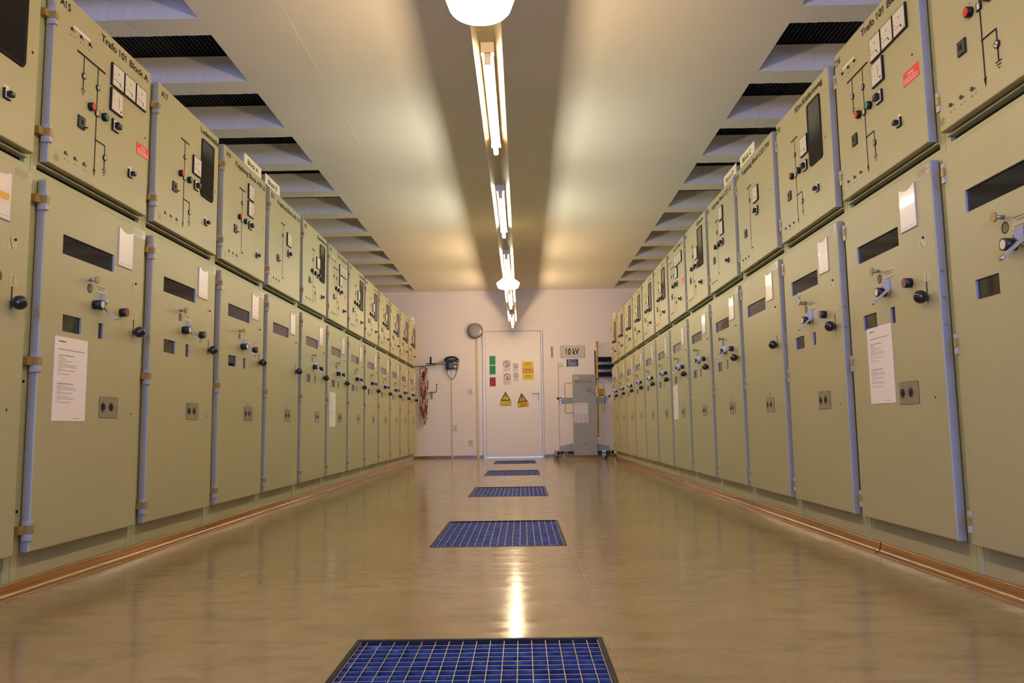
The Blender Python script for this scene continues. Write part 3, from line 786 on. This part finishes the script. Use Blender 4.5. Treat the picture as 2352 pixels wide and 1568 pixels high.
# ------------------------------------------------------------------ floor grates
glab = ['nearest steel floor grate at the bottom edge of the photo', 'second steel floor grate from the camera', 'third steel floor grate, middle of the aisle', 'fourth steel floor grate, second nearest to the door', 'farthest steel floor grate right before the white door']
b = MB(); b.box(-.0010, .0010, 0, 1, -.029, -.0025, 'zinc_daylight_tint')
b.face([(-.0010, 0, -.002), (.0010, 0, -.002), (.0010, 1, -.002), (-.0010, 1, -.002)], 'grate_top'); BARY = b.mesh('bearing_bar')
b = MB(); w = GX1-GX0-.028; b.box(-w/2, w/2, -.0011, .0011, -.029, -.0030, 'zinc_daylight_tint')
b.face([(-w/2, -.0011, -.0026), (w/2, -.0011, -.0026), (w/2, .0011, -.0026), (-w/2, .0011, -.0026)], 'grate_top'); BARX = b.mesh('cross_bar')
for gi, (g0, g1) in enumerate(GR):
    cx = (GX0+GX1)/2
    t = thing('floor_grate', glab[gi], 'floor grate', (cx, g0, 0), 0, 'steel grates along the middle of the floor')
    hw = (GX1-GX0)/2; Lg = g1-g0
    b = MB()
    for a in ((-hw, hw, 0, .012), (-hw, hw, Lg-.012, Lg), (-hw, -hw+.012, .012, Lg-.012), (hw-.012, hw, .012, Lg-.012)):
        b.box(a[0]+.0006*(a[0] < 0), a[1]-.0006*(a[1] > 0), a[2], a[3], -.034, .0012, 'grate_frame')
    b.build('frame', t)
    xs_ = [-hw+.0135]+[-hw+.029+.0338*q for q in range(17)]+[hw-.0135]
    for xb_ in xs_:
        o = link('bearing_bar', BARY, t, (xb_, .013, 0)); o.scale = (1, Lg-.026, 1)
    m_ = int(round((Lg-.03)/.0337))
    for j in range(1, m_):
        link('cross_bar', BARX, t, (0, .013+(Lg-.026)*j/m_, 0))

# ------------------------------------------------------------------ far wall: door and stickers
door = thing('door_1', 'white steel door in a white frame, covered with safety stickers', 'door', (0, YW, 0), kind='structure')
b = MB(); F = 'frame_white'
for a in ((-.662, -.620, 0, 2.19), (.345, .368, 0, 2.19), (-.620, .345, 2.166, 2.19)): b.bbox(a[0], a[1], -.030, .10, a[2], a[3], F, .003)
b.box(-.62, .345, .06, .1, 0, 2.166, F); b.build('door_frame', door)
lf = MB(); lf.bbox(-.617, .338, -.016, .03, .010, 2.162, 'door_white', .002); leaf = lf.build('door_leaf', door)
YS = -.0165
b = MB(); b.bbox(.272, .302, -.024, -.016, .945, 1.108, 'white', .002); b.cyl((.290, -.024, 1.080), (0,-1,0), .010, .032, 'white', n=12)
b.tube([(.290, -.055, 1.080), (.25, -.057, 1.080), (.20, -.057, 1.081), (.170, -.052, 1.079)], .009, 'hinge_white', 10); b.box(.284, .290, -.0248, -.024, .985, 1.01, 'black'); b.build('door_handle', leaf)
def stick(name, fn, label=None):
    b = MB(); fn(b); return b.build(name, leaf, label=label)
for z0, z1, m_, lb in ((1.585, 1.739, 'sticker_green', 'upper green rectangle sticker'), (1.420, 1.571, 'sticker_green', 'lower green rectangle sticker'), (1.215, 1.370, 'sticker_red', 'dark red rectangle sticker')):
    stick('colour_sticker', lambda b: b.box(-.547, -.444, YS-.0012, YS, z0, z1, m_), lb)
def prohib(x0, x1, z0, z1):
    def f(b):
        y = YS-.0016; w = x1-x0; b.box(x0, x1, YS-.0012, YS, z0, z1, 'sticker_white'); cx = (x0+x1)/2; r = w*.415; cz = z1-w*.49
        b.disc(cx, cz, r, y, 'white', 26); y2 = y-.0004
        b.line(cx, cz+r*.95, cx, cz+r*.45, w*.055, y2, 'ink'); b.line(cx+r*.42, cz+r*.45, cx+r*.02, cz-r*.35, w*.06, y2, 'ink'); b.line(cx, cz-r*.6, cx, cz-r*.98, w*.06, y2, 'ink'); b.ring(cx, cz-r*.45, r*.08, r*.18, y2, 'ink', 10)
        b.ring(cx, cz, r*.82, r, y2-.0004, 'sign_red', 28); b.line(cx-r*.65, cz+r*.65, cx+r*.65, cz-r*.65, w*.075, y2-.0004, 'sign_red')
        R = random.Random(int(z0*99)); h = z1-z0
        b.scribble(x0+w*.1, x1-w*.1, z0+h*.215, h*.045, y, 'ink_grey', R); b.scribble(x0+w*.12, x1-w*.35, z0+h*.12, h*.028, y, 'ink_grey', R); b.scribble(x0+w*.12, x0+w*.4, z0+h*.05, h*.028, y, 'ink_grey', R)
    return f
for n_, (q, lb) in enumerate((((-.319, -.183, 1.460, 1.662), 'upper large no-switching sticker'), ((-.314, -.178, 1.237, 1.440), 'lower large no-switching sticker'), ((-.148, -.049, 1.459, 1.606), 'upper small no-switching sticker'), ((-.141, -.044, 1.297, 1.447), 'lower small no-switching sticker'))):
    stick('prohibition_sticker', prohib(*q), lb)
def achtung(x0, x1, z0, z1, m_, border):
    def f(b):
        y = YS-.0016; b.box(x0, x1, YS-.0012, YS, z0, z1, 'ink_grey' if border else m_)
        if border: b.rect(x0+.006, x1-.006, z0+.006, z1-.006, y, m_); y -= .0004
        w = x1-x0; b.text('Achtung!', x0+w*.22, x0+w*.76, z0+(z1-z0)*.55, .022, y, 'ink'); b.scribble(x0+w*.08, x1-w*.08, z0+(z1-z0)*.26, .010, y, 'ink_grey', random.Random(2))
    return f
stick('warning_sticker', achtung(.013, .208, 1.529, 1.634, 'sticker_yellow', False), 'top yellow Achtung sticker')
stick('warning_sticker', achtung(.017, .209, 1.428, 1.525, 'sticker_amber', True), 'middle amber Achtung sticker with border')
stick('warning_sticker', achtung(.020, .212, 1.318, 1.424, 'sticker_yellow', False), 'bottom yellow Achtung sticker')
def volt(cx, z0, m_, ang, lines, border):
    def f(b):
        k = len(b.v); y = YS-.0012
        b.prism([(-.096, 0), (.096, 0), (.096, .087), (.085, .092), (.007, .243), (-.007, .243), (-.085, .092), (-.096, .087)], y, YS, m_); y -= .0004
        b.flat([(-.088, .092), (.088, .092), (0, .242)], y, 'ink'); b.flat([(-.064, .106), (.064, .106), (0, .214)], y-.0004, m_); y2 = y-.0008
        b.flat([(.008, .195), (-.004, .195), (-.016, .150), (-.004, .152)], y2, 'ink'); b.flat([(-.016, .150), (.004, .163), (.012, .163), (-.004, .158)], y2, 'ink')
        b.line(.008, .163, .001, .122, .008, y2, 'ink'); b.flat([(-.007, .124), (.001, .108), (.009, .124)], y2, 'ink')
        if border:
            for a in ((-.094, .094, .002, .007), (-.094, .094, .077, .082), (-.094, -.089, .007, .077), (.089, .094, .007, .077)): b.rect(*a, y, 'ink_grey')
        h = .024
        for i, tx in enumerate(lines):
            w = .072 if border else .055; b.text(tx, -w, w, .050-i*.032, .019, y, 'ink_grey' if border else 'ink')
        b.xf(Matrix.Translation((cx, 0, z0)) @ Matrix.Rotation(ang, 4, 'Y'), k)
    return f
stick('voltage_sticker', volt(-.277, .875, 'sticker_yellow', 0, ('Hochspannung', 'Lebensgefahr'), True), 'left high-voltage triangle sticker')
stick('voltage_sticker', volt(.026, .849, 'sticker_amber', -.125, ('Vorsicht bei', 'Arbeiten'), False), 'right tilted amber high-voltage triangle sticker')

# ------------------------------------------------------------------ things on the far wall
t = thing('alarm_gong', 'round grey brown gong on the wall at the door frame corner', 'gong', (-.785, YW, 2.177))
b = MB(); b.cyl((0, 0, 0), (0,-1,0), .055, .05, 'gong_rim', n=24); b.build('gong_base', t)
b = MB(); b.lathe((0, 0, 0), [(.128, -.045), (.132, -.052), (.130, -.066), (.121, -.074)], 'gong_rim', 40, 'y'); b.build('gong_rim', t)
b = MB(); b.lathe((0, 0, 0), [(.123, -.070), (.120, -.075), (.070, -.0775), (.002, -.078)], 'gong', 40, 'y'); b.cyl((0, -.077, 0), (0,-1,0), .005, .004, 'steel', n=10); b.build('gong_shell', t)
b = MB(); b.bbox(-.776, -.734, YW-.022, YW, 0, 2.05, 'duct', .002); tag(b.build('cable_duct'), 'wide beige cable duct running down from the gong to the floor', 'cable duct')
b = MB(); b.bbox(-1.210, -1.190, YW-.014, YW, .0, 1.49, 'duct', .002); tag(b.build('cable_duct'), 'narrow beige cable duct running down from the telephone', 'cable duct')
def wallbox(name, label, cat, cx, cz, w, h, mtl, fn=None):
    t = thing(name, label, cat, (cx, YW, cz)); b = MB(); b.bbox(-w/2, w/2, -.014, 0, -h/2, h/2, mtl, .003); b.build('cover_plate', t)
    if fn: b = MB(); nm = fn(b); b.build(nm, t)
    return t
wallbox('light_switch', 'small square white switch between telephone and door', 'switch', -.879, 1.138, .085, .085, 'white', lambda b: (b.bbox(-.022, .022, -.020, -.014, -.022, .022, 'plate_grey', .002), b.rect(-.014, .014, -.014, .014, -.0204, 'white')) and 'rocker')
wallbox('wall_socket', 'square beige wall socket low beside the wide cable duct', 'socket', -.882, .265, .088, .088, 'beige_plastic', lambda b: (b.cyl((0, -.014, 0), (0,-1,0), .024, .003, 'beige_plastic', n=20), b.disc(0, 0, .018, -.0174, 'plate_grey', 18), b.rect(-.004, .004, -.004, .004, -.018, 'white')) and 'socket_insert')
wallbox('phone_socket', 'small beige telephone socket beside the narrow cable duct', 'socket', -1.150, .524, .078, .092, 'beige_plastic', lambda b: b.rect(-.014, .014, -.006, .006, -.0146, 'plate_grey') and 'jack')
b = MB(); b.bbox(.517, .551, YW-.012, YW, 1.695, 1.886, 'wood', .002)
for i in range(14): b.rect(.522, .532 if i % 2 else .536, 1.722+i*.011, 1.7232+i*.011, YW-.0124, 'ink')
b.cyl((.541, YW-.012, 1.71), (0,0,1), .0016, .16, 'red_dull', n=6); b.disc(.534, 1.706, .005, YW-.0124, 'ink', 10)
tag(b.build('thermometer'), 'narrow wooden thermometer on the wall right of the door', 'thermometer')
t = thing('voltage_sign', 'cream wall sign reading 10 kV above the breaker truck', 'sign', (.889, YW, 1.793))
b = MB(); b.bbox(-.214, .214, -.010, 0, -.107, .107, 'sign_plate', .006); b.text('10 kV', -.122, .114, -.052, .108, -.0104, 'ink'); b.build('sign_plate', t)
for sx in (-1, 1):
    for sz in (-1, 1): b = MB(); b.cyl((sx*.196, -.009, sz*.092), (0,-1,0), .006, .004, 'plate_grey', n=10); b.build('screw', t)
t = thing('notice_sign', 'small dark blue notice with white print under the 10 kV sign', 'sign', (.883, YW, 1.600))
b = MB(); b.bbox(-.100, .100, -.006, 0, -.061, .061, 'sign_blue', .002); R = random.Random(9)
for i, e in enumerate((.06, -.02, .09, .07, .05, .075, .08)): b.scribble(-.078, e, .040-i*.0145, .009, -.0064, 'white', R)
b.build('sign_plate', t)
t = wallbox('junction_box', 'small beige box on the wall at the left of the blue notice', 'junction box', .670, 1.576, .082, .074, 'beige_plastic')
b = MB(); b.bbox(.622, .636, YW-.010, YW, .0, 1.61, 'duct', .002); tag(b.build('cable_duct'), 'thin pale cable duct down from the junction box behind the truck', 'cable duct')

# telephone
t = thing('telephone', 'black wall telephone with keypad and hanging cord, left of the gong', 'telephone', (-1.200, YW, 1.615), 0)
b = MB(); b.prism([(-.100, -.105), (.094, -.085), (.108, .085), (-.108, .075)], -.045, 0, 'black_gloss'); b.prism([(-.092, -.100), (.090, -.082), (.100, .020), (-.100, .012)], -.062, -.045, 'black'); b.build('phone_body', t)
b = MB()
for i in range(4):
    for j in range(4): b.box(-.040+i*.020, -.027+i*.020, -.066, -.062, -.068+j*.020, -.055+j*.020, 'plate_grey')
b.build('keypad', t)
b = MB(); b.box(.046, .086, -.0640, -.0618, -.072, -.030, 'white'); b.box(.030, .092, -.0640, -.0618, .000, .016, 'white'); b.build('number_label', t, label='white paper labels')
b = MB(); b.tube([(-.108, -.075, .050), (-.100, -.082, .085), (-.05, -.088, .104), (0, -.090, .110), (.05, -.088, .106), (.095, -.082, .090), (.104, -.075, .058)], .020, 'black_gloss', 10)
b.box(-.118, -.078, -.090, -.045, .040, .075, 'black_gloss'); b.box(.070, .110, -.090, -.045, .045, .080, 'black_gloss'); b.build('handset', t)
b = MB(); pts = []
for i in range(120):
    u = i/119; x = .122-.030*u**2; z = .085-.20*u; pts.append((x+.007*math.cos(i*1.5), -.03+.007*math.sin(i*1.5), z))
b.tube(pts, .002, 'black', 5)
b.tube([(-.085+.0109*i, -.025, -.118-.152*(1-((i-8)/8)**2)**.85 if 0 < i < 16 else -.100) for i in range(17)], .0055, 'rod', 7)
b.build('cord', t)
# wall hooks, crank and chain
t = thing('wall_hook', 'upper green wall bracket with black hooks holding the chain', 'hook', (-1.640, YW, 1.50), 0, 'green wall brackets with hooks')
b = MB(); b.bbox(-.018, .022, -.008, 0, -.055, .055, 'plate_green', .001); b.build('bracket_plate', t)
b = MB(); b.tube([(.0, -.008, .045), (-.02, -.06, .052), (-.07, -.085, .050), (-.097, -.09, .045), (-.102, -.09, .02), (-.102, -.09, -.045)], .006, 'rod', 8); b.cyl((-.102, -.09, -.055), (0,0,1), .010, .014, 'black', n=10); b.build('hook', t)
b = MB(); b.tube([(.0, -.008, .03), (-.01, -.05, .02), (-.015, -.08, -.01), (-.02, -.085, -.035), (-.035, -.085, -.045), (-.05, -.085, -.03)], .005, 'rod', 8); b.build('hook', t)
t = thing('wall_hook', 'lower green wall bracket with an upturned bare hook', 'hook', (-1.555, YW, 1.07), 0, 'green wall brackets with hooks')
b = MB(); b.bbox(-.018, .022, -.008, 0, -.055, .055, 'plate_green', .001); b.build('bracket_plate', t)
b = MB(); b.tube([(-.045, -.05, .050), (-.0, -.055, .056), (.05, -.06, .057), (.080, -.06, .060), (.094, -.06, .075), (.097, -.06, .10), (.099, -.06, .19)], .0065, 'rod', 8); b.box(-.02, .02, -.06, -.002, .045, .055, 'plate_green'); b.cyl((.099, -.06, .185), (0,0,1), .010, .016, 'rod', n=10); b.build('hook', t)
t = thing('racking_crank', 'long steel crank rod with black T handle lying on the upper wall bracket', 'crank', (-1.55, YW-.10, 1.60))
b = MB(); b.tube([(-.33, 0, -.034), (-.12, 0, -.024), (.02, -.01, -.006), (.15, 0, .004), (.245, .02, .005)], .0075, 'rod', 8); b.tube([(.055, -.005, .020), (.13, 0, .030), (.225, .03, .048)], .006, 'rod', 8); b.build('crank_rod', t)
b = MB(); b.box(-.085, .072, -.022, -.004, .004, .020, 'black'); b.cyl((-.002, -.013, .018), (0,0,1), .017, .11, 'black', r2=.014, n=12); b.cyl((-.002, -.013, .120), (0,0,1), .021, .012, 'black', n=14); b.build('crank_grip', t)
t = thing('barrier_chain', 'red and white plastic barrier chain hanging in loops from the wall hook', 'chain', (-1.665, YW-.09, 1.47))
def link_geo(b, c, ang, m_):
    k = len(b.v); pts = []
    for i in range(9):
        a = 2*PI*i/8; pts.append((.0105*math.cos(a), 0, .020*math.sin(a)))
    b.tube(pts, .0048, m_, 5); b.xf(Matrix.Translation(c) @ Matrix.Rotation(ang, 4, 'Z') @ Matrix.Rotation(random.uniform(-.15, .15), 4, 'Y'), k)
strands = [(-.066, .01, -.02, -.80, 6, 1), (-.046, -.01, 0, -.86, 2, 4), (-.026, .012, .0, -.88, 9, 2), (-.010, -.016, .0, -.86, 0, 3), (.012, .010, 0, -.87, 5, 5), (.032, -.008, -.01, -.84, 3, 2), (.050, .012, -.02, -.79, 7, 6), (.0, .02, 0, -.885, 12, 3)]
for sx, sy, zt, zb, ph, q in strands:
    b = MB(); n = int((zt-zb)/.0265)
    for i in range(n+1):
        u = i/n; z = zt+(zb-zt)*u; nar = .55+.45*min(1, u*7)
        if u > .93: nar *= .85
        x = sx*nar+.006*math.sin(u*5+ph); link_geo(b, (x, sy, z), (PI/2 if i % 2 else 0)+.4+ph, 'chain_red' if ((i+ph) // 6) % 2 == 0 else 'chain_white')
    b.build('chain_strand', t)

# ------------------------------------------------------------------ right corner of the far wall
t = thing('switching_pole', 'tall yellow insulated pole standing upright on the wall behind the truck', 'pole', (1.300, YW-.075, 0))
b = MB(); b.cyl((-.010, 0, .34), (.010, 0, .77), .0145, 1.54, 'pole_yellow', n=14); b.cyl((-.010, 0, .335), (0,0,1), .017, .05, 'pole_yellow', n=14); b.build('pole_shaft', t)
b = MB(); b.cyl((.0055, 0, 1.86), (0,0,1), .021, .10, 'pole_yellow', n=14); b.cyl((.0055, 0, 1.87), (0,0,1), .0225, .02, 'sticker_amber', n=14); b.build('pole_head', t)
b = MB(); b.cyl((.004, 0, 1.308), (0,0,1), .045, .007, 'black', n=18); b.build('hand_guard', t)
for z in (.55, 1.70): b = MB(); b.box(-.012, .012, .012, .075, z, z+.02, 'steel'); b.build('wall_clip', t)
b = MB(); b.bbox(1.264, 1.284, YW-.03, YW, 1.20, 1.805, 'wood_dark', .002); tag(b.build('wall_batten'), 'narrow dark red batten on the wall behind the yellow pole', 'batten')
for z0, z1, lb in ((1.612, 1.679, 'topmost'), (1.485, 1.552, 'middle'), (1.352, 1.422, 'lowest')):
    t = thing('wall_tray', lb+' of three black wall trays beside the yellow pole', 'tray', (1.56, YW, z0), 0, 'black trays on the far wall')
    b = MB(); b.box(-.235, .235, -.16, -.004, 0, .004, 'rubber'); b.box(-.235, .235, -.163, -.158, 0, z1-z0, 'rubber'); b.box(-.235, .235, -.006, 0, 0, z1-z0, 'rubber'); b.build('tray', t)
    b = MB(); b.box(-.237, -.233, -.163, 0, 0, z1-z0, 'rubber'); b.box(.233, .237, -.163, 0, 0, z1-z0, 'rubber'); b.build('end_plate', t)
b = MB(); b.box(1.318, 1.430, YW-.004, YW, 1.015, 1.147, 'sticker_amber'); R = random.Random(4)
b.rect(1.322, 1.426, 1.019, 1.022, YW-.0044, 'ink'); b.text('Achtung', 1.345, 1.405, 1.108, .016, YW-.0044, 'ink')
for i in range(3): b.scribble(1.33, 1.418, 1.085-i*.016, .010, YW-.0044, 'ink_grey', R)
b.rect(1.335, 1.415, 1.030, 1.040, YW-.0044, 'ink'); tag(b.build('warning_plate'), 'orange warning plate on the wall behind the truck and yellow pole', 'sign')

# ------------------------------------------------------------------ breaker truck
CY = 12.40
t = thing('breaker_truck', 'grey steel service truck on castors in the far right corner', 'cart', (.98, CY, 0))
X = lambda v: v-.98
pn = MB(); pn.bbox(X(.800), X(1.168), 0, .035, .060, 1.322, 'cart_grey', .003); pn.box(X(.800), X(1.168), -.004, 0, 1.305, 1.322, 'cart_frame')
pnl = pn.build('front_panel', t)
b = MB(); b.text('02-1152', X(.842), X(1.110), 1.188, .036, -.0012, 'ink_grey'); b.build('stencil_number', pnl)
b = MB(); b.box(X(.817), X(.899), -.0025, -.0005, 1.250, 1.291, 'white'); b.rect(X(.822), X(.894), 1.268, 1.280, -.0029, 'cart_blue'); b.build('type_label', pnl, label='pale blue label')
b = MB(); b.box(X(.815), X(1.034), -.0020, -.0005, .569, .873, 'sticker_white'); R = random.Random(6)
b.scribble(X(.828), X(.868), .855, .009, -.0024, 'ink', R); b.scribble(X(.828), X(.97), .840, .009, -.0024, 'ink_grey', R)
b.ring(X(.885), .775, .022, .0235, -.0024, 'ink_grey', 14); b.ring(X(.965), .775, .022, .0235, -.0024, 'ink_grey', 14)
for cx in (.828, .895, .963):
    for i in range(13): b.scribble(X(cx), X(cx+.050), .700-i*.0095, .005, -.0024, 'ink_grey', R)
b.build('instruction_sheet', pnl, label='white instruction sheet with diagrams')
for x, z in ((.847, .192), (.847, .088), (1.115, .192), (1.117, .090)): b = MB(); b.cyl((X(x), 0, z), (0,-1,0), .007, .003, 'rod', n=10); b.build('screw', pnl)
b = MB(); b.disc(X(.981), .228, .009, -.0006, 'dark_slot', 12); b.build('hole', pnl)
b = MB(); b.cyl((X(1.040), 0, 1.100), (0,-1,0), .012, .020, 'steel', n=14)
pts = [(X(1.040)+.030*math.cos(a), -.022, 1.100+.030*math.sin(a)) for a in [math.radians(q) for q in range(40, 236, 15)]]
b.tube(pts+[(X(1.10), -.024, 1.047), (X(1.155), -.026, 1.013), (X(1.175), -.026, 1.000)], .005, 'steel', 7); b.cyl((X(1.185), -.010, .995), (0,-1,0), .012, .045, 'chrome', n=12); b.build('crank', pnl)
b = MB(); b.box(X(.83), X(1.14), .035, .36, .15, 1.25, 'cart_grey'); b.build('breaker_housing', t)
for s_, xs_ in ((-1, (.680, .803)), (1, (1.165, 1.290))):
    xo = xs_[0] if s_ < 0 else xs_[1]; xi = xs_[1] if s_ < 0 else xs_[0]; b = MB()
    b.tube([(X(xi), .03, 1.190), (X(xo)-s_*.02, .03, 1.190), (X(xo)-s_*.005, .03, 1.184), (X(xo), .03, 1.168), (X(xo), .03, .742), (X(xo)-s_*.005, .03, .727), (X(xo)-s_*.02, .03, .721), (X(xi), .03, .721)], .0075, 'cart_frame', 8); b.build('side_handle', t)
for s_, xa, xb, xl, zl in ((-1, .610, .800, .566, .950), (1, 1.168, 1.330, 1.376, .975)):
    b = MB(); b.box(X(xa), X(xb), .05, .11, .866, .962, 'cart_grey'); b.build('support_arm', t)
    e = xa if s_ < 0 else xb
    b = MB(); b.box(X(e)-.020, X(e)+.020, .050, .115, .866, .970, 'plate_grey'); b.cyl((X(e), .04, .93), (0,-1,0), .018, .014, 'steel', n=12); b.box(X(e)-.012, X(e)+.012, .02, .04, .866, .91, 'steel'); b.build('latch', t)
    b = MB(); b.tube([(X(e), .03, .915), (X((e+xl)/2), .02, .935), (X(xl), .01, zl)], .005, 'rod', 7); b.sphere((X(xl), .01, zl), .0195, 'black_gloss', 14, 9); b.build('latch_lever', t)
for x0, x1 in ((.530, .585), (1.376, 1.429)):
    b = MB(); b.box(X(x0), X(x1), 0, .60, .063, .070, 'cart_frame'); b.box(X(x0), X(x1), 0, .60, .127, .134, 'cart_frame'); b.box(X(x0), X(x0)+.007, 0, .60, .070, .127, 'cart_frame'); b.box(X(x1)-.007, X(x1), 0, .60, .070, .127, 'cart_frame')
    b.box(X(x0)+.007, X(x1)-.007, .03, .034, .070, .127, 'rubber'); b.build('side_rail', t)
for y in (.02, .50): b = MB(); b.box(X(.585), X(1.376), y, y+.06, .128, .145, 'cart_frame'); b.build('cross_rail', t)
b = MB(); b.box(X(.585), X(1.376), .56, .568, .060, .124, 'cart_blue'); b.build('rear_plate', t, label='blue grey rear plate')
for pts in ([(.582, .146), (.800, .146), (.800, .245), (.582, .200)], [(1.168, .146), (1.366, .146), (1.366, .200), (1.168, .240)]):
    b = MB(); b.prism([(X(x), z) for x, z in pts], .10, .106, 'cart_grey'); b.box(X(pts[0][0]), X(pts[1][0]), .10, .45, .145, .149, 'cart_grey'); b.build('side_tray', t)
def castor(x, y, ang):
    w = MB(); w.cyl((0, -.013, .050), (0,1,0), .050, .026, 'wheel', n=24); w.cyl((0, -.016, .050), (0,1,0), .016, .032, 'steel', n=12)
    o = w.build('castor_wheel', t, (X(x), y, 0)); o.rotation_euler = (0, 0, ang)
    f = MB(); f.box(-.014, .034, -.024, -.019, .048, .118, 'steel'); f.box(-.014, .034, .019, .024, .048, .118, 'steel'); f.box(-.030, .040, -.028, .028, .116, .1265, 'steel')
    q = f.build('castor_fork', t, (X(x), y, 0)); q.rotation_euler = (0, 0, ang)
castor(.667, -.03, .45); castor(1.264, -.02, 1.45); castor(.545, .50, .3); castor(1.352, .50, 1.2)
print('objects', len(bpy.data.objects))
